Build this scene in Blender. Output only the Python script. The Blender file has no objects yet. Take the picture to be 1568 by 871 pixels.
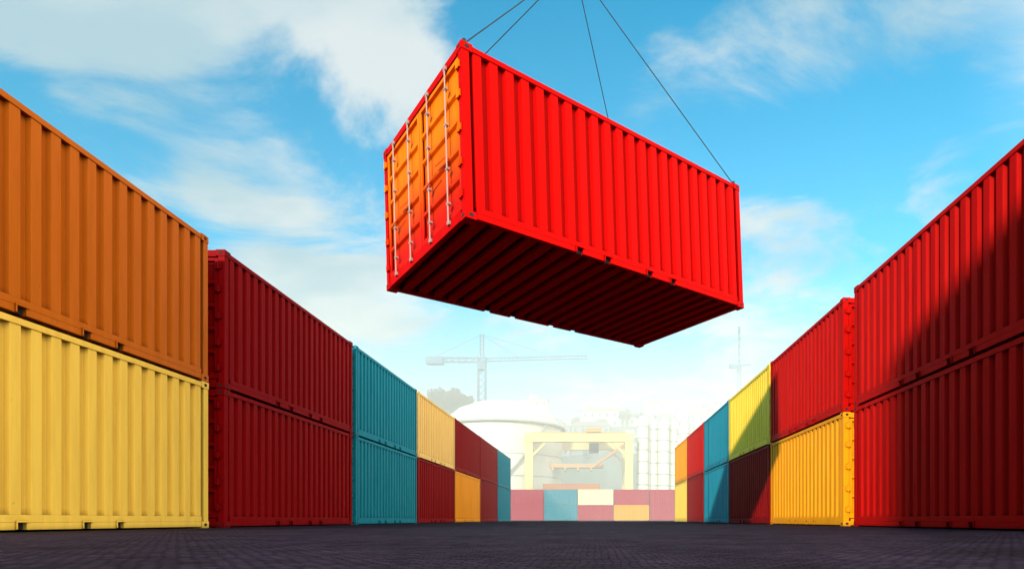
import bpy, math, random
from mathutils import Vector, Matrix
random.seed(7)
scene = bpy.context.scene
scene.view_settings.view_transform = 'Standard'
scene.view_settings.look = 'None'
scene.view_settings.exposure = 0
F = 925.0; CX = 910.0; CY = 795.0; CAMH = 0.15

# ------------------------------------------------------------ mesh helper
class MB:
    def __init__(s): s.v=[]; s.f=[]; s.m=[]
    def box(s,x0,x1,y0,y1,z0,z1,m=0):
        b=len(s.v)
        s.v += [(x0,y0,z0),(x1,y0,z0),(x1,y1,z0),(x0,y1,z0),(x0,y0,z1),(x1,y0,z1),(x1,y1,z1),(x0,y1,z1)]
        for q in ((0,3,2,1),(4,5,6,7),(0,1,5,4),(1,2,6,5),(2,3,7,6),(3,0,4,7)):
            s.f.append(tuple(b+i for i in q)); s.m.append(m)
    def quad(s,a,b,c,d,m=0):
        k=len(s.v); s.v+=[a,b,c,d]; s.f.append((k,k+1,k+2,k+3)); s.m.append(m)
    def strip(s,pa,pb,m=0):
        k=len(s.v); n=len(pa); s.v+=list(pa)+list(pb)
        for i in range(n-1):
            s.f.append((k+i,k+i+1,k+n+i+1,k+n+i)); s.m.append(m)
    def tube(s,a,b,r,n=8,m=0,r2=None):
        a=Vector(a); b=Vector(b); d=(b-a).normalized(); r2=r if r2 is None else r2
        u=d.orthogonal().normalized(); w=d.cross(u); k=len(s.v)
        for p,rr in ((a,r),(b,r2)):
            for i in range(n):
                t=2*math.pi*i/n; s.v.append(tuple(p+(u*math.cos(t)+w*math.sin(t))*rr))
        for i in range(n):
            j=(i+1)%n; s.f.append((k+i,k+j,k+n+j,k+n+i)); s.m.append(m)
        s.f.append(tuple(k+i for i in reversed(range(n)))); s.m.append(m)
        s.f.append(tuple(k+n+i for i in range(n))); s.m.append(m)
    def beam(s,a,b,w,h,m=0):
        a=Vector(a); b=Vector(b); d=(b-a).normalized()
        up=Vector((0,0,1)) if abs(d.z)<.95 else Vector((0,1,0))
        sd=d.cross(up).normalized()*w/2; uu=sd.cross(d).normalized()*h/2; k=len(s.v)
        for p in (a,b):
            for q in (-sd-uu,sd-uu,sd+uu,-sd+uu): s.v.append(tuple(p+q))
        for q in ((3,2,1,0),(4,5,6,7),(0,1,5,4),(1,2,6,5),(2,3,7,6),(3,0,4,7)):
            s.f.append(tuple(k+i for i in q)); s.m.append(m)
    def mesh(s,name,mats):
        me=bpy.data.meshes.new(name); me.from_pydata(s.v,[],s.f)
        for mt in mats: me.materials.append(mt)
        me.polygons.foreach_set("material_index",s.m); me.update(); return me
def obj(name,me,loc=(0,0,0),parent=None):
    o=bpy.data.objects.new(name,me); o.location=loc; scene.collection.objects.link(o)
    if parent: o.parent=parent
    return o

# ------------------------------------------------------------ materials
def paint(name,col,rough=.5,dirt=.4,bump=.14,top=None,spec=.08):
    m=bpy.data.materials.new(name); m.use_nodes=True; nt=m.node_tree; N=nt.nodes; L=nt.links
    b=N['Principled BSDF']; tc=N.new('ShaderNodeTexCoord'); oi=N.new('ShaderNodeObjectInfo')
    off=N.new('ShaderNodeVectorMath'); off.operation='MULTIPLY_ADD'
    L.new(oi.outputs['Random'],off.inputs[0]); off.inputs[1].default_value=(37,53,11); L.new(tc.outputs['Object'],off.inputs[2])
    mp=N.new('ShaderNodeMapping'); mp.inputs['Scale'].default_value=(3.2,3.2,.35); L.new(off.outputs[0],mp.inputs[0])
    n1=N.new('ShaderNodeTexNoise'); n1.inputs['Scale'].default_value=2.2; n1.inputs['Detail'].default_value=8; n1.inputs['Roughness'].default_value=.65
    L.new(mp.outputs[0],n1.inputs['Vector'])
    r1=N.new('ShaderNodeMapRange'); r1.inputs[1].default_value=.42; r1.inputs[2].default_value=.8; r1.inputs[4].default_value=dirt
    L.new(n1.outputs[0],r1.inputs[0])
    base=N.new('ShaderNodeRGB'); base.outputs[0].default_value=(*col,1); src=base.outputs[0]
    if top:  # warm light painted as a colour gradient, blending to this tone towards the top
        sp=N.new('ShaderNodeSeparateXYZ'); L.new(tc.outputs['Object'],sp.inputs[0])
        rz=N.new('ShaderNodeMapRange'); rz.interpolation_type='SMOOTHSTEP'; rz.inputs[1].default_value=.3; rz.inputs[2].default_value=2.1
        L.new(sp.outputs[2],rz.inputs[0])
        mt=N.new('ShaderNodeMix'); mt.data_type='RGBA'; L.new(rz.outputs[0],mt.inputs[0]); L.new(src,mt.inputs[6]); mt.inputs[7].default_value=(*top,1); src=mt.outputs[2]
    m1=N.new('ShaderNodeMix'); m1.data_type='RGBA'; L.new(r1.outputs[0],m1.inputs[0]); L.new(src,m1.inputs[6])
    m1.inputs[7].default_value=(col[0]*.6,col[1]*.5+.003,col[2]*.45+.002,1)
    n2=N.new('ShaderNodeTexNoise'); n2.inputs['Scale'].default_value=9; n2.inputs['Detail'].default_value=10; n2.inputs['Roughness'].default_value=.7
    L.new(off.outputs[0],n2.inputs['Vector'])
    r2=N.new('ShaderNodeMapRange'); r2.inputs[1].default_value=.67; r2.inputs[2].default_value=.73; r2.inputs[4].default_value=.6; L.new(n2.outputs[0],r2.inputs[0])
    m2=N.new('ShaderNodeMix'); m2.data_type='RGBA'; L.new(r2.outputs[0],m2.inputs[0]); L.new(m1.outputs[2],m2.inputs[6]); m2.inputs[7].default_value=(.09,.025,.01,1)
    # recess shade put into the colour by occlusion, to deepen the ribs
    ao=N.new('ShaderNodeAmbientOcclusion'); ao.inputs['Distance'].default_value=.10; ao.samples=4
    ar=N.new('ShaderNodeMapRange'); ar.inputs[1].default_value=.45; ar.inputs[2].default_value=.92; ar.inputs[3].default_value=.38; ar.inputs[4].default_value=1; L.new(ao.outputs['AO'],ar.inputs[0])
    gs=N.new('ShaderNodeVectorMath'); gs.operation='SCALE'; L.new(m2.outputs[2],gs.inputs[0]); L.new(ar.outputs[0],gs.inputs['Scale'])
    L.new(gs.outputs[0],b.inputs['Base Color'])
    rr=N.new('ShaderNodeMapRange'); rr.inputs[3].default_value=rough-.08; rr.inputs[4].default_value=rough+.2; L.new(n1.outputs[0],rr.inputs[0]); L.new(rr.outputs[0],b.inputs['Roughness'])
    b.inputs['Specular IOR Level'].default_value=spec
    bp=N.new('ShaderNodeBump'); bp.inputs['Strength'].default_value=bump; bp.inputs['Distance'].default_value=.02
    n3=N.new('ShaderNodeTexNoise'); n3.inputs['Scale'].default_value=3; n3.inputs['Detail'].default_value=4; L.new(off.outputs[0],n3.inputs['Vector'])
    L.new(n3.outputs[0],bp.inputs['Height']); L.new(bp.outputs[0],b.inputs['Normal'])
    return m
def simple(name,col,rough=.7,metal=0,var=.25,scale=2.0):
    m=bpy.data.materials.new(name); m.use_nodes=True; nt=m.node_tree; N=nt.nodes; L=nt.links
    b=N['Principled BSDF']; tc=N.new('ShaderNodeTexCoord')
    n=N.new('ShaderNodeTexNoise'); n.inputs['Scale'].default_value=scale; n.inputs['Detail'].default_value=8; L.new(tc.outputs['Object'],n.inputs['Vector'])
    mx=N.new('ShaderNodeMix'); mx.data_type='RGBA'; L.new(n.outputs[0],mx.inputs[0])
    mx.inputs[6].default_value=(*[c*(1-var) for c in col],1); mx.inputs[7].default_value=(*[min(1,c*(1+var)) for c in col],1)
    L.new(mx.outputs[2],b.inputs['Base Color']); b.inputs['Roughness'].default_value=rough; b.inputs['Metallic'].default_value=metal
    return m
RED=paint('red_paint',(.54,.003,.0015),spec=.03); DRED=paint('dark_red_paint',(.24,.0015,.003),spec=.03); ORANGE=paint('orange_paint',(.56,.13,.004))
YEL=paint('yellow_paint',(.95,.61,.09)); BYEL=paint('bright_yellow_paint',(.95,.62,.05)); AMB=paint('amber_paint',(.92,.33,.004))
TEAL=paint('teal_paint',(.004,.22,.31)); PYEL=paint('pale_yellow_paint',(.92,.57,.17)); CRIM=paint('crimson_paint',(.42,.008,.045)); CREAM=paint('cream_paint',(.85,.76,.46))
HRED=paint('lifted_red_paint',(.58,.001,.0005),dirt=.3,spec=.025); HDOOR=paint('door_paint_sun_gradient',(.66,.006,.001),dirt=.25,top=(.97,.19,.002),spec=.05)  # door colour carries painted sun glow, orange above and red below
DARK=simple('dark_gasket_hole_shade',(.012,.01,.012),.9); STEEL=simple('galvanised_steel',(.45,.30,.26),.45,.3)  # dark tone: door seam, gantry cab, painted shade in casting holes and fork pockets
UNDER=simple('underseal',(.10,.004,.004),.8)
WIRE=simple('wire_rope',(.02,.02,.025),.6,.5)

# ------------------------------------------------------------ container
def corr(p0,p1,pitch,outer,inner,sl):
    n=max(1,round((p1-p0)/pitch)); s=(p1-p0)/n; pts=[]
    for i in range(n):
        a=p0+i*s
        w=s*.50; g=s*.09; h=(s-w-2*g)/2
        pts+=[(a,inner),(a+h,inner),(a+h+g,outer),(a+h+g+w,outer),(a+h+g+w+g,inner)]
    pts.append((p1,inner)); return pts
def container_mesh(L,W=2.44,H=2.59):
    b=MB(); P=.13
    for x0 in (0,L-P):
        for y0 in (0,W-P): b.box(x0+.004,x0+P-.004,y0+.004,y0+P-.004,.11,H-.11)
    for x0,sx in ((0,1),(L-.178,-1)):
        for y0,sy in ((0,1),(W-.162,-1)):
            for z0 in (0,H-.118):
                b.box(x0-.004,x0+.182,y0-.004,y0+.166,z0,z0+.118)
                cz=z0+.06
                yy=-.0065 if sy==1 else W+.0065
                k=[(x0+.089+.04*math.cos(t)*1.0,yy,cz+.028*math.sin(t)) for t in [i*math.pi/4 for i in range(8)]]
                q=len(b.v); b.v+=k; b.f.append(tuple(range(q,q+8))); b.m.append(1)  # flat dark disc paints the shade inside the casting hole
                xx=-.0065 if sx==1 else L+.0065
                k=[(xx,y0+.081+.036*math.cos(t),cz+.028*math.sin(t)) for t in [i*math.pi/4 for i in range(8)]]
                q=len(b.v); b.v+=k; b.f.append(tuple(range(q,q+8))); b.m.append(1)
    fr=[.325,.42,.575,.67]; gw=.13
    for y0,y1,side in ((.006,.085,0),(W-.085,W-.006,1)):
        b.box(.182,L-.182,y0,y1,H-.10,H-.02)
        b.box(.182,L-.182,y0,y1,.115,.205)
        xs=[.182]
        for f in fr: xs+= [f*L-gw/2,f*L+gw/2]
        xs.append(L-.182)
        for i in range(0,len(xs),2): b.box(xs[i],xs[i+1],y0,y1,.025,.115)
        for f in fr:
            yo=(-.012,.006) if side==0 else (W-.006,W+.012)
            b.box(f*L-gw/2-.02,f*L+gw/2+.02,yo[0],yo[1],.115,.135)
            b.box(f*L-gw/2-.02,f*L-gw/2,yo[0],yo[1],.03,.115)
        yi=y0+.05 if side==0 else y0+.01
        b.box(.2,L-.2,yi,yi+.009,.03,.112,1)  # dark strip paints the shade behind the fork pockets
        o,i_=(.016,.076) if side==0 else (W-.016,W-.076)
        pts=corr(P-.01,L-P+.01,.272,o,i_,.03)
        b.strip([(x,y,.19) for x,y in pts],[(x,y,H-.09) for x,y in pts])
    b.box(L-.085,L-.006,.166,W-.166,H-.10,H-.02); b.box(L-.085,L-.006,.166,W-.166,.025,.19)
    pts=corr(P-.01,W-P+.01,.25,L-.022,L-.07,.03)
    b.strip([(y,x,.18) for x,y in pts],[(y,x,H-.09) for x,y in pts])
    pts=corr(.1,L-.1,.21,H-.022,H-.040,.03)
    b.strip([(x,.04,z) for x,z in pts],[(x,W-.04,z) for x,z in pts])
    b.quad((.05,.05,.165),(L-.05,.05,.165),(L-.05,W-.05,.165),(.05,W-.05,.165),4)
    n=int((L-.5)/.29)
    for i in range(n):
        x=.3+i*(L-.6)/(n-1)
        b.box(x-.028,x+.028,.088,W-.088,.05,.16); b.box(x-.06,x+.095,.088,W-.088,.04,.05)
    b.box(.006,.09,.166,W-.166,H-.13,H-.01); b.box(.006,.09,.166,W-.166,.022,.17)
    for s in (0,1):
        ya=P+.006 if s==0 else W/2+.008; yb=W/2-.008 if s==0 else W-P-.006
        za=.185; zb=H-.145
        b.box(.02,.05,ya,ya+.07,za,zb,3); b.box(.02,.05,yb-.07,yb,za,zb,3)
        b.box(.02,.05,ya+.07,yb-.07,za,za+.06,3); b.box(.02,.05,ya+.07,yb-.07,zb-.06,zb,3)
        pts=[]; z=za+.05; nn=5; st=(zb-za-.10)/nn
        for i in range(nn):
            a=z+i*st; pts+=[(a,.026),(a+.05,.026),(a+.08,.072),(a+st-.03,.072)]
        pts.append((zb-.05,.026))
        b.strip([(x,ya+.065,zz) for zz,x in pts],[(x,yb-.065,zz) for zz,x in pts],3)
        wl=yb-ya
        for f in (.27,.73):
            y=ya+wl*f
            b.tube((-.018,y,.10),(-.018,y,H-.07),.013,8,2)
            for zz in (.13,H-.11): b.box(-.03,.008,y-.035,y+.035,zz-.03,zz+.03,2)
            for zz in (.42,.95,1.62,H-.42): b.box(-.034,.022,y-.035,y+.035,zz-.018,zz+.018,2)
            zz=1.12 if f==.27 else 1.0
            b.beam((-.045,y,zz),(-.045,y+(.36 if f<.5 else -.36),zz+.04),.012,.03,3)
        yh=P-.02 if s==0 else W-P+.02
        for zz in (.38,.85,1.35,1.85,2.28):
            b.box(-.022,.02,yh-.05,yh+.06,zz-.05,zz+.05,3)
            b.tube((-.02,yh,zz-.065),(-.02,yh,zz+.065),.018,8,3)
    b.quad((.074,W/2-.01,.18),(.074,W/2+.01,.18),(.074,W/2+.01,H-.14),(.074,W/2-.01,H-.14),1)
    return b
cache={}
def container(col,L,loc,rot=0,door=None,bevel=False,W=2.44,H=2.59):
    key=(round(L,2),W,H)
    if key not in cache: cache[key]=container_mesh(L,W,H)
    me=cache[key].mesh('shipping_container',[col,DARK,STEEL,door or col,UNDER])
    o=obj('shipping_container',me,loc); o.rotation_euler=(0,0,rot)
    if bevel:
        md=o.modifiers.new('edge_rounding','BEVEL'); md.width=.005; md.segments=2; md.limit_method='ANGLE'; md.angle_limit=math.radians(50)
    return o
HH=2.60; XL=-6.9; XR=5.65; W=2.44
left=[(4.75,10.82,YEL,ORANGE),(11.28,17.25,DRED,DRED),(17.5,23.5,TEAL,TEAL),(23.68,29.9,DRED,PYEL),(30.0,36.6,AMB,DRED),(36.95,43.2,DRED,DRED),(43.5,49.9,TEAL,TEAL)]
right=[(7.1,13.16,RED,RED),(13.72,19.4,AMB,RED),(19.55,25.4,DRED,BYEL),(25.55,31.2,TEAL,TEAL),(31.4,36.9,DRED,RED),(37.1,42.5,YEL,AMB)]
for a,b_,lo,up in left:
    for k,c in ((0,lo),(1,up)):
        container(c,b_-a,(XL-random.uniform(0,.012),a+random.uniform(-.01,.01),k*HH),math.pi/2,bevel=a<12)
for a,b_,lo,up in right:
    for k,c in ((0,lo),(1,up)):
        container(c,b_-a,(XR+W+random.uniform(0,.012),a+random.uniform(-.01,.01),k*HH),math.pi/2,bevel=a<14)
far=[(-14.1,-8.5,CRIM,CRIM),(-8.35,-2.85,TEAL,TEAL),(-2.7,3.15,CRIM,CREAM),(3.3,9.15,AMB,CRIM),(9.35,15.2,CRIM,CRIM)]
for a,b_,lo,up in far:
    for k,c in ((0,lo),(1,up)): container(c,b_-a,(a,101,k*HH))
for k in range(3): container(ORANGE if k==2 else CRIM,12.19,(-10.9,128,k*HH))
# unseen stack added behind the camera to cast shadow on the right row
for k in range(4): container([TEAL,DRED,ORANGE,DRED][k],6.06,(-2.23,-6.44,k*HH),math.atan2(-.917,-.40))

# ------------------------------------------------------------ lifted container
N_=Vector((-1.84,8.65,4.48)); R_=Vector((3.12,12.6,4.55)); L_=Vector((-3.83,11.2,4.36))
u=(R_-N_).normalized(); v=(L_-N_); v=(v-u*v.dot(u)).normalized(); w=u.cross(v)
Lh=(R_-N_).length; Wh=3.2; Hh=2.59
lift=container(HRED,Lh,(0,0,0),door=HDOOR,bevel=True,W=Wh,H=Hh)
M=Matrix((( u.x,v.x,w.x,N_.x),(u.y,v.y,w.y,N_.y),(u.z,v.z,w.z,N_.z),(0,0,0,1))); lift.matrix_world=M
hook=Vector((-.4,11.9,11.08))
b=MB()
for cx,cy in ((.09,.08),(Lh-.09,.08),(.09,Wh-.08),(Lh-.09,Wh-.08)):
    p=M@Vector((cx,cy,Hh+.03)); b.tube(p,hook,.009,6,0)
    b.tube(M@Vector((cx,cy,Hh-.01)),M@Vector((cx,cy,Hh+.09)),.03,8,0)
b.tube(hook,hook+Vector((0,0,.5)),.12,10,0); b.tube(hook+Vector((0,0,.5)),hook+Vector((0,0,16)),.03,8,0)
obj('lifting_sling',b.mesh('lifting_sling',[WIRE]))

# ------------------------------------------------------------ ground
m=bpy.data.materials.new('paved_asphalt'); m.use_nodes=True; nt=m.node_tree; N=nt.nodes; Lk=nt.links; bs=N['Principled BSDF']
tc=N.new('ShaderNodeTexCoord'); br=N.new('ShaderNodeTexBrick'); br.inputs['Scale'].default_value=1
br.inputs['Brick Width'].default_value=.062; br.inputs['Row Height'].default_value=.045; br.inputs['Mortar Size'].default_value=.005; br.inputs['Mortar Smooth'].default_value=.4
br.inputs['Color1'].default_value=(.040,.026,.044,1); br.inputs['Color2'].default_value=(.016,.011,.024,1); br.inputs['Mortar'].default_value=(.003,.002,.006,1)
n0=N.new('ShaderNodeTexNoise'); n0.inputs['Scale'].default_value=4; n0.inputs['Detail'].default_value=4; Lk.new(tc.outputs['Object'],n0.inputs['Vector'])
wv=N.new('ShaderNodeVectorMath'); wv.operation='MULTIPLY_ADD'; Lk.new(n0.outputs['Color'],wv.inputs[0]); wv.inputs[1].default_value=(.06,.06,0); Lk.new(tc.outputs['Object'],wv.inputs[2])
Lk.new(wv.outputs[0],br.inputs['Vector'])
n=N.new('ShaderNodeTexNoise'); n.inputs['Scale'].default_value=1.3; n.inputs['Detail'].default_value=12; n.inputs['Roughness'].default_value=.75; Lk.new(tc.outputs['Object'],n.inputs['Vector'])
rg=N.new('ShaderNodeMapRange'); rg.inputs[1].default_value=.3; rg.inputs[2].default_value=.7; rg.inputs[3].default_value=.2; rg.inputs[4].default_value=1.6; Lk.new(n.outputs[0],rg.inputs[0])
mm=N.new('ShaderNodeVectorMath'); mm.operation='SCALE'; Lk.new(br.outputs['Color'],mm.inputs[0]); Lk.new(rg.outputs[0],mm.inputs['Scale']); Lk.new(mm.outputs[0],bs.inputs['Base Color'])
bs.inputs['Roughness'].default_value=.8; bs.inputs['Specular IOR Level'].default_value=.04
bp=N.new('ShaderNodeBump'); bp.inputs['Strength'].default_value=1; bp.inputs['Distance'].default_value=.014
sc=N.new('ShaderNodeMath'); sc.operation='SUBTRACT'; Lk.new(n.outputs[0],sc.inputs[0]); Lk.new(br.outputs['Fac'],sc.inputs[1]); Lk.new(sc.outputs[0],bp.inputs['Height']); Lk.new(bp.outputs[0],bs.inputs['Normal'])
g=MB(); g.quad((-3000,-3000,0),(3000,-3000,0),(3000,4000,0),(-3000,4000,0)); obj('ground',g.mesh('ground',[m]))

# ------------------------------------------------------------ harbour background
CW=simple('white_tank_paint',(.80,.75,.62),.6,var=.08,scale=.3); CG=simple('grey_steel',(.42,.42,.38),.6); CB=simple('crane_blue',(.02,.14,.24),.6)
GY=simple('gantry_yellow',(.80,.58,.18),.5,var=.1); OR=simple('gantry_orange',(.72,.30,.06),.5,var=.1)
D=150; cx=-22.7; R=14.6; H=22.7; b=MB(); n=64
b.tube((cx,D,0),(cx,D,H),R,n,0)
prof=[(R,H),(R*.93,H+2.0),(R*.75,H+4.2),(R*.5,H+5.7),(R*.25,H+6.5),(.6,H+6.8)]
for i in range(len(prof)-1): b.tube((cx,D,prof[i][1]),(cx,D,prof[i+1][1]),prof[i][0],n,0,prof[i+1][0])
b.tube((cx,D,H-.4),(cx,D,H),R+.9,n,1)
for z in (5,10,15): b.tube((cx,D,z),(cx,D,z+.25),R+.12,n,1)
for i in range(n):
    t=2*math.pi*i/n; p=(cx+(R+.85)*math.cos(t),D+(R+.85)*math.sin(t)); b.beam((p[0],p[1],H),(p[0],p[1],H+1.1),.08,.08,1)
    t2=2*math.pi*(i+1)/n; q=(cx+(R+.85)*math.cos(t2),D+(R+.85)*math.sin(t2)); b.beam((*p,H+1.1),(*q,H+1.1),.1,.1,1)
for i in range(40):
    t=-1.9+i*.03; t2=t+.03; z=i*.56
    b.beam((cx+(R+.5)*math.cos(t),D+(R+.5)*math.sin(t),z),(cx+(R+.5)*math.cos(t2),D+(R+.5)*math.sin(t2),z+.56),.8,.15,1)
me=b.mesh('storage_tank',[CW,CG]); obj('storage_tank',me)
for i,(px,top,r) in enumerate([(984,636,1.35),(1000,641,1.3),(1016,640,1.3),(1031,643,1.3),(1046,648,1.3)]):
    d=140+ (i%2)*1.5; x=(px-CX)/F*d; h=(CY-top)/F*d; b=MB()
    b.tube((x,d,0),(x,d,h-1),r,24,0); b.tube((x,d,h-1),(x,d,h),r,24,0,.3)
    for k in range(1,9): b.tube((x,d,h*k/9),(x,d,h*k/9+.3),r+.08,24,1)
    b.tube((x+r+.2,d-.4,0),(x+r+.2,d-.4,h),.12,6,1)
    obj('storage_silo',b.mesh('storage_silo',[CW,CG]))
for px,top,r in ((1079,606,.7),(1088,612,.6),(1100,602,.8),(1122,640,.7)):
    d=165; x=(px-CX)/F*d; h=(CY-top)/F*d; b=MB(); b.tube((x,d,0),(x,d,h),r*1.3,16,0,r*.8); b.tube((x,d,h-3),(x,d,h-2.2),r+.1,16,1); b.tube((x,d,h*.6),(x,d,h*.6+.5),r*1.15+.2,16,1)
    obj('chimney',b.mesh('chimney',[CW,CG]))
b=MB(); x0,x1=-15.7,8.8; H=19.6
for y in (136,152):
    for x in (x0+1,x1-1):
        b.box(x-.9,x+.9,y-.6,y+.6,1.3,H-2.0)
    b.box(x0,x1,y-.8,y+.8,H-2.0,H-.1)
    b.box(x0+1.5,x1-1.5,y-.9,y+.9,H-.1,H+.1,1)
    for s in (1,-1):
        xa=x0+1.8 if s==1 else x1-1.8; b.beam((xa,y,H-5),(xa+s*3,y,H-2),.5,.5,0)
for x in (x0+1,x1-1):
    b.box(x-1.0,x+1.0,135,153,.9,1.7); b.box(x-.5,x+.5,136.6,151.4,H-1.6,H-.6)
    b.beam((x,137,2),(x,151,9),.4,.4,0)
    for y in (135.5,138,150,152.5): b.tube((x-.4,y,.7),(x+.4,y,.7),.7,16,2)
b.box(-1.8,1.6,134.6,153.4,H+.1,H+1.0,1); b.box(-1.2,1.0,136.9,139,H-4.2,H-2.2,3)
for x in (-11,1.5):
    for y in (142,146): b.tube((x,y,13.2),(x*.3-1,y,H),.05,6,2)
b.box(-11.4,2.2,142,146,12.4,13.2,1); b.beam((0,141,12.6),(6.8,137,17),.5,.5,1)
for i in range(-10,2,3): b.box(i,i+.4,141.8,146.2,11.7,12.4,1)
obj('gantry_crane',b.mesh('gantry_crane',[GY,OR,CG,DARK]))
def tower(px,D,jy,ay,pl,pr,mat,s=1.0):
    b=MB(); sc=F/D; X=(px-CX)/sc; zj=.15+(CY-jy)/sc; za=.15+(CY-ay)/sc; w=.9*s
    def lattice(a,c,w,seg,t=.12):
        a=Vector(a); c=Vector(c); d=(c-a).normalized(); up=Vector((0,0,1)) if abs(d.z)<.9 else Vector((0,1,0)); sd=d.cross(up).normalized()*w; uu=sd.cross(d).normalized()*w
        cs=[sd+uu,sd-uu,-sd-uu,-sd+uu]
        for q in cs: b.beam(a+q,c+q,t*1.3,t*1.3)
        for i in range(seg):
            p=a+(c-a)*i/seg; q=a+(c-a)*(i+1)/seg
            for k in range(4): b.beam(p+cs[k],q+cs[(k+1)%4],t*.8,t*.8)
    lattice((X,D,0),(X,D,zj+1),w*1.1,24,.2); lattice((X,D,zj+1),(X,D,za),w*.5,5,.15)
    xl=(pl-CX)/sc; xr=(pr-CX)/sc
    lattice((xl,D,zj),(X,D,zj),w*.6,8,.18); lattice((X,D,zj),(xr,D,zj+.8),w*.45,26,.10)
    b.box(xl-.5,xl+4.2,D-1,D+1,zj-1.2,zj+.8); b.box(X-1.1,X+1.1,D-1.2,D+1.2,zj-2.8,zj-.8)
    b.tube((X,D,za),(xl+1,D,zj+.5),.07,5); b.tube((X,D,za),(X+(xr-X)*.35,D,zj+.6),.07,5); b.tube((X,D,za),(X+(xr-X)*.75,D,zj+.6),.06,5)
    b.tube((X+(xr-X)*.18,D,zj),(X+(xr-X)*.18,D,zj-4),.05,5)
    obj('tower_crane',b.mesh('tower_crane',[mat]))
tower(738,168,551,512,656,900,CB)
tower(1132,330,560,500,1118,1150,CB,.8)
# hill
def sm(t): t=max(0,min(1,t)); return t*t*(3-2*t)
def hz(x,y):
    e=1/(1+math.exp((x-72)/12)); e2=1/(1+math.exp((-x-82)/12))
    h=sm((y-172)/70)*(37*e*e2+1.2*math.sin(x*.13)+1.5*math.sin(x*.05+y*.03))
    h2=sm((y-158)/30)*34*math.exp(-((x+47)/15)**4)
    return max(h,h2)
b=MB(); nx,ny=120,60
for j in range(ny):
    for i in range(nx): 
        x=-180+i*360/(nx-1); y=157+j*240/(ny-1); b.v.append((x,y,hz(x,y)-.3))
for j in range(ny-1):
    for i in range(nx-1): k=j*nx+i; b.f.append((k,k+1,k+nx+1,k+nx)); b.m.append(0)
me=b.mesh('hill_terrain',[simple('hill_scrub',(.12,.14,.10),.9,var=.6,scale=.12)]); 
for p in me.polygons: p.use_smooth=True
obj('hill',me)
WIN=simple('window_glass',(.03,.045,.06),.3); ROOF=simple('roof_tile',(.26,.20,.16),.8)
walls=[simple('render_wall_%d'%i,c,.8,var=.08) for i,c in enumerate([(.48,.46,.41),(.60,.56,.47),(.28,.28,.28),(.64,.62,.56)])]
def building(x,y,wd,dp,st,name='hillside_building'):
    z=hz(x,y)-2; h=st*3.1+2; b=MB(); b.box(-wd/2,wd/2,0,dp,0,h); 
    if random.random()<.4:
        b.box(-wd/2-.3,wd/2+.3,-.3,dp+.3,h,h+.4,2); b.box(-wd*.2,wd*.1,dp*.3,dp*.6,h+.4,h+2.2,0)
    else:
        k=len(b.v); b.v+=[(-wd/2-.4,-.4,h),(wd/2+.4,-.4,h),(wd/2+.4,dp+.4,h),(-wd/2-.4,dp+.4,h),(-wd/2+1.5,dp/2,h+2.2),(wd/2-1.5,dp/2,h+2.2)]
        for f in ((0,1,5,4),(2,3,4,5),(1,2,5),(3,0,4),(3,2,1,0)): b.f.append(tuple(k+q for q in f)); b.m.append(2)
    nw=int(wd/2.6)
    for s in range(st):
        for i in range(nw):
            xx=-wd/2+(i+.5)*wd/nw; zz=2+s*3.1+.9
            b.box(xx-.5,xx+.5,-.03,.02,zz,zz+1.4,1); b.box(xx-.65,xx+.65,-.15,-.0,zz-.15,zz-.02,0)
        b.box(-wd/2-.1,wd/2+.1,-.12,-.0,2+s*3.1-.12,2+s*3.1+.12,0)
        for i in range(int(dp/3)):
            yy=(i+.5)*3; b.box(-wd/2-.03,-wd/2+.02,yy-.6,yy+.6,zz,zz+1.4,1)
    obj(name,b.mesh(name,[random.choice(walls),WIN,ROOF]),(x,y,z))
for (y,xa,xb,sa,sb) in ((212,-20,66,1,3),(228,-30,66,1,3),(246,-30,64,1,4)):
    x=xa
    while x<xb:
        wd_=random.uniform(7,17); building(x+wd_/2,y+random.uniform(-4,4),wd_,8,random.randint(sa,sb)); x+=wd_+random.uniform(.5,6)
LEAF=simple('foliage',(.015,.055,.07),.8,var=.6,scale=.3); BARK=simple('bark',(.08,.06,.05),.9)
b=MB()
def tree(x,y,h):
    z=hz(x,y)-.5; b.tube((x,y,z),(x,y,z+h*.6),.25,6,1,.1)
    for k in range(7):
        a=random.uniform(0,6.28); r=h*random.uniform(.08,.34); c=Vector((x+r*math.cos(a),y+r*math.sin(a),z+h*random.uniform(.4,.85)))
        b.tube((x,y,z+h*.35),c,.09,4,1,.03); cr=h*random.uniform(.12,.22)
        for q in range(90):
            d=Vector((random.gauss(0,1),random.gauss(0,1),random.gauss(0,.8))).normalized()*cr*random.uniform(.3,1.1); p=c+d
            e=Vector((random.gauss(0,1),random.gauss(0,1),random.gauss(0,1))).normalized(); f=e.orthogonal().normalized(); s=h*.04
            b.quad(tuple(p-e*s-f*s),tuple(p+e*s-f*s),tuple(p+e*s+f*s),tuple(p-e*s+f*s),0)
for i in range(40):
    tree(random.uniform(-60,-33),random.uniform(182,200),random.uniform(4,9))
for i in range(34): tree(random.uniform(-30,60),random.uniform(205,256),random.uniform(4,7))
obj('hillside_trees',b.mesh('hillside_trees',[LEAF,BARK]))

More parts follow.
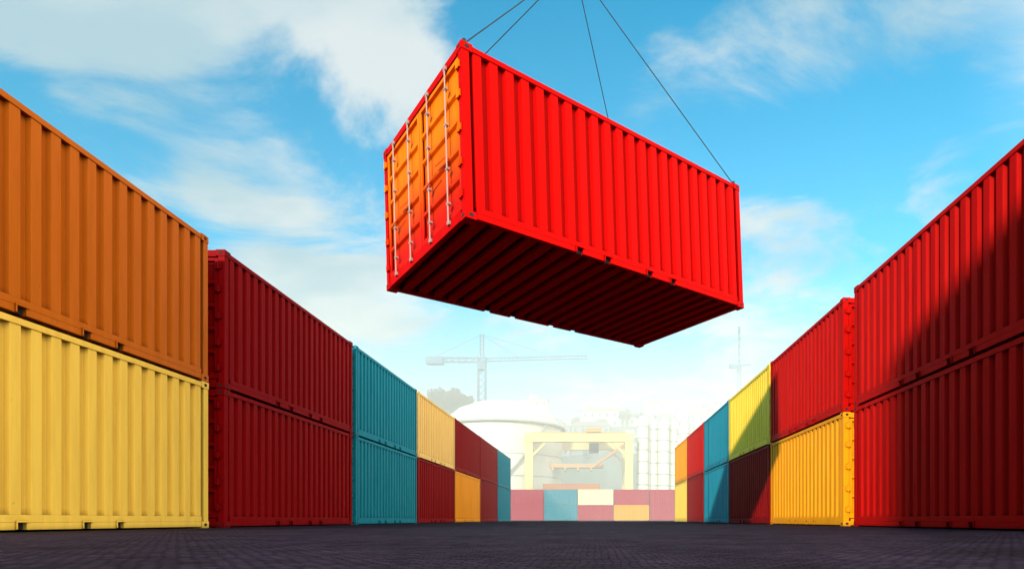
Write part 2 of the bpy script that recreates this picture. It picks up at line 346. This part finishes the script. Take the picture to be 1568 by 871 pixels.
# ------------------------------------------------------------ haze (real scattering air): thin in the yard, denser over the harbour
for nm,y0,dn,zt in (('haze',30,.0032,42),('haze',106,.0055,46)):
    m=bpy.data.materials.new('sea_haze'); m.use_nodes=True; nt=m.node_tree; nt.nodes.remove(nt.nodes['Principled BSDF'])
    vs=nt.nodes.new('ShaderNodeVolumeScatter'); vs.inputs['Color'].default_value=(1,1,.94,1); vs.inputs['Density'].default_value=dn; vs.inputs['Anisotropy'].default_value=-.40
    nt.links.new(vs.outputs[0],nt.nodes['Material Output'].inputs['Volume'])
    b=MB(); b.box(-170-zt/10,170+zt/10,y0,420+zt/10,.02+zt/5000,zt); obj(nm,b.mesh('haze',[m]))

# ------------------------------------------------------------ sun, sky
EL=math.radians(20); sx,sy=-.40,-.917
sd=Vector((sx*math.cos(EL),sy*math.cos(EL),math.sin(EL)))
sun=bpy.data.lights.new('sun','SUN'); sun.energy=5.0; sun.angle=math.radians(1.6); sun.color=(1,.90,.76)
so=bpy.data.objects.new('sun',sun); scene.collection.objects.link(so); so.rotation_euler=(-sd).to_track_quat('-Z','Y').to_euler()
wd=bpy.data.worlds.new('World'); scene.world=wd; wd.use_nodes=True; nt=wd.node_tree; N=nt.nodes; Lk=nt.links; N.clear()
out=N.new('ShaderNodeOutputWorld')
sky=N.new('ShaderNodeTexSky'); sky.sky_type='NISHITA'; sky.sun_disc=False; sky.sun_elevation=EL; sky.sun_rotation=math.atan2(sx,sy)
def math_(op,a,b=None,clamp=False):
    n=N.new('ShaderNodeMath'); n.operation=op; n.use_clamp=clamp
    for i,q in enumerate((a,b)):
        if q is None: continue
        if isinstance(q,(int,float)): n.inputs[i].default_value=q
        else: Lk.new(q,n.inputs[i])
    return n.outputs[0]
def mrange(a,f0,f1,t0,t1):
    n=N.new('ShaderNodeMapRange'); n.interpolation_type='SMOOTHSTEP'; Lk.new(a,n.inputs[0])
    for i,q in enumerate((f0,f1,t0,t1)): n.inputs[i+1].default_value=q
    return n.outputs[0]
tc=N.new('ShaderNodeTexCoord'); gen=tc.outputs['Generated']
sep=N.new('ShaderNodeSeparateXYZ'); Lk.new(gen,sep.inputs[0])
zz=math_('ADD',math_('MAXIMUM',sep.outputs[2],0),.22)
cmb=N.new('ShaderNodeCombineXYZ'); Lk.new(math_('DIVIDE',sep.outputs[0],zz),cmb.inputs[0]); Lk.new(math_('DIVIDE',sep.outputs[1],zz),cmb.inputs[1])
mp=N.new('ShaderNodeMapping'); mp.inputs['Rotation'].default_value=(0,0,.5); mp.inputs['Scale'].default_value=(1.0,1.5,1); mp.inputs['Location'].default_value=(3.1,1.7,.4); Lk.new(cmb.outputs[0],mp.inputs[0])
n1=N.new('ShaderNodeTexNoise'); n1.inputs['Scale'].default_value=2.0; n1.inputs['Detail'].default_value=12; n1.inputs['Roughness'].default_value=.6; n1.inputs['Distortion'].default_value=.5; Lk.new(mp.outputs[0],n1.inputs['Vector'])
acc=math_('ADD',math_('MULTIPLY',math_('SUBTRACT',n1.outputs[0],.5),1.8),.5)
def blob(px,py,rad,amt):
    global acc
    d=Vector((px-CX,F,CY-py)).normalized()
    vm=N.new('ShaderNodeVectorMath'); vm.operation='DOT_PRODUCT'; Lk.new(gen,vm.inputs[0]); vm.inputs[1].default_value=d
    r=mrange(vm.outputs['Value'],math.cos(rad),1,0,amt); acc=math_('ADD',acc,r)
for a in [(420,70,.32,.34),(560,60,.16,.16),(40,60,.26,.24),(500,440,.20,.24),(380,290,.10,.14),(1090,190,.22,.18),(1500,110,.14,.16),(1400,350,.12,.18),(1000,480,.3,.1),
          (230,100,.10,-.14),(500,230,.18,-.40),(120,330,.26,-.34),(790,60,.20,-.24),(1250,60,.3,-.16),(1480,250,.2,-.28),(1250,330,.2,-.16)]: blob(*a)
mask=mrange(acc,.40,.80,0,.95)
tint=N.new('ShaderNodeVectorMath'); tint.operation='MULTIPLY'; Lk.new(sky.outputs[0],tint.inputs[0]); tint.inputs[1].default_value=(.02,1.66,1.88)
bg1=N.new('ShaderNodeBackground'); Lk.new(tint.outputs[0],bg1.inputs[0]); bg1.inputs[1].default_value=.15
n2=N.new('ShaderNodeTexNoise'); n2.inputs['Scale'].default_value=2.6; n2.inputs['Detail'].default_value=8; Lk.new(mp.outputs[0],n2.inputs['Vector'])
cc=N.new('ShaderNodeMix'); cc.data_type='RGBA'; Lk.new(mrange(n2.outputs[0],.35,.65,0,1),cc.inputs[0]); cc.inputs[6].default_value=(.46,.67,.75,1); cc.inputs[7].default_value=(.78,.86,.87,1)
bg2=N.new('ShaderNodeBackground'); Lk.new(cc.outputs[2],bg2.inputs[0]); bg2.inputs[1].default_value=1.0
ms=N.new('ShaderNodeMixShader'); Lk.new(mask,ms.inputs[0]); Lk.new(bg1.outputs[0],ms.inputs[1]); Lk.new(bg2.outputs[0],ms.inputs[2])
bg3=N.new('ShaderNodeBackground'); bg3.inputs[0].default_value=(.66,.88,.84,1); bg3.inputs[1].default_value=.92
hm=mrange(sep.outputs[2],.05,.38,.95,0)
ms2=N.new('ShaderNodeMixShader'); Lk.new(hm,ms2.inputs[0]); Lk.new(ms.outputs[0],ms2.inputs[1]); Lk.new(bg3.outputs[0],ms2.inputs[2])
# warm sky glow added out of view, to fill the left row faces
vm=N.new('ShaderNodeVectorMath'); vm.operation='DOT_PRODUCT'; Lk.new(gen,vm.inputs[0]); vm.inputs[1].default_value=Vector((.84,-.44,.32)).normalized()
bg4=N.new('ShaderNodeBackground'); bg4.inputs[0].default_value=(1,.83,.58,1); Lk.new(mrange(vm.outputs['Value'],.2,.85,0,2.6),bg4.inputs[1])
ad=N.new('ShaderNodeAddShader'); Lk.new(ms2.outputs[0],ad.inputs[0]); Lk.new(bg4.outputs[0],ad.inputs[1])
Lk.new(ad.outputs[0],out.inputs[0])

# ------------------------------------------------------------ camera
cam=bpy.data.cameras.new('camera'); co=bpy.data.objects.new('camera',cam); scene.collection.objects.link(co); scene.camera=co
co.location=(0,0,CAMH); co.rotation_euler=(math.pi/2,0,0); cam.sensor_width=36; cam.lens=F/1568*36
cam.shift_x=-(CX-784)/1568; cam.shift_y=(CY-435.5)/1568; cam.clip_end=6000; cam.clip_start=.05
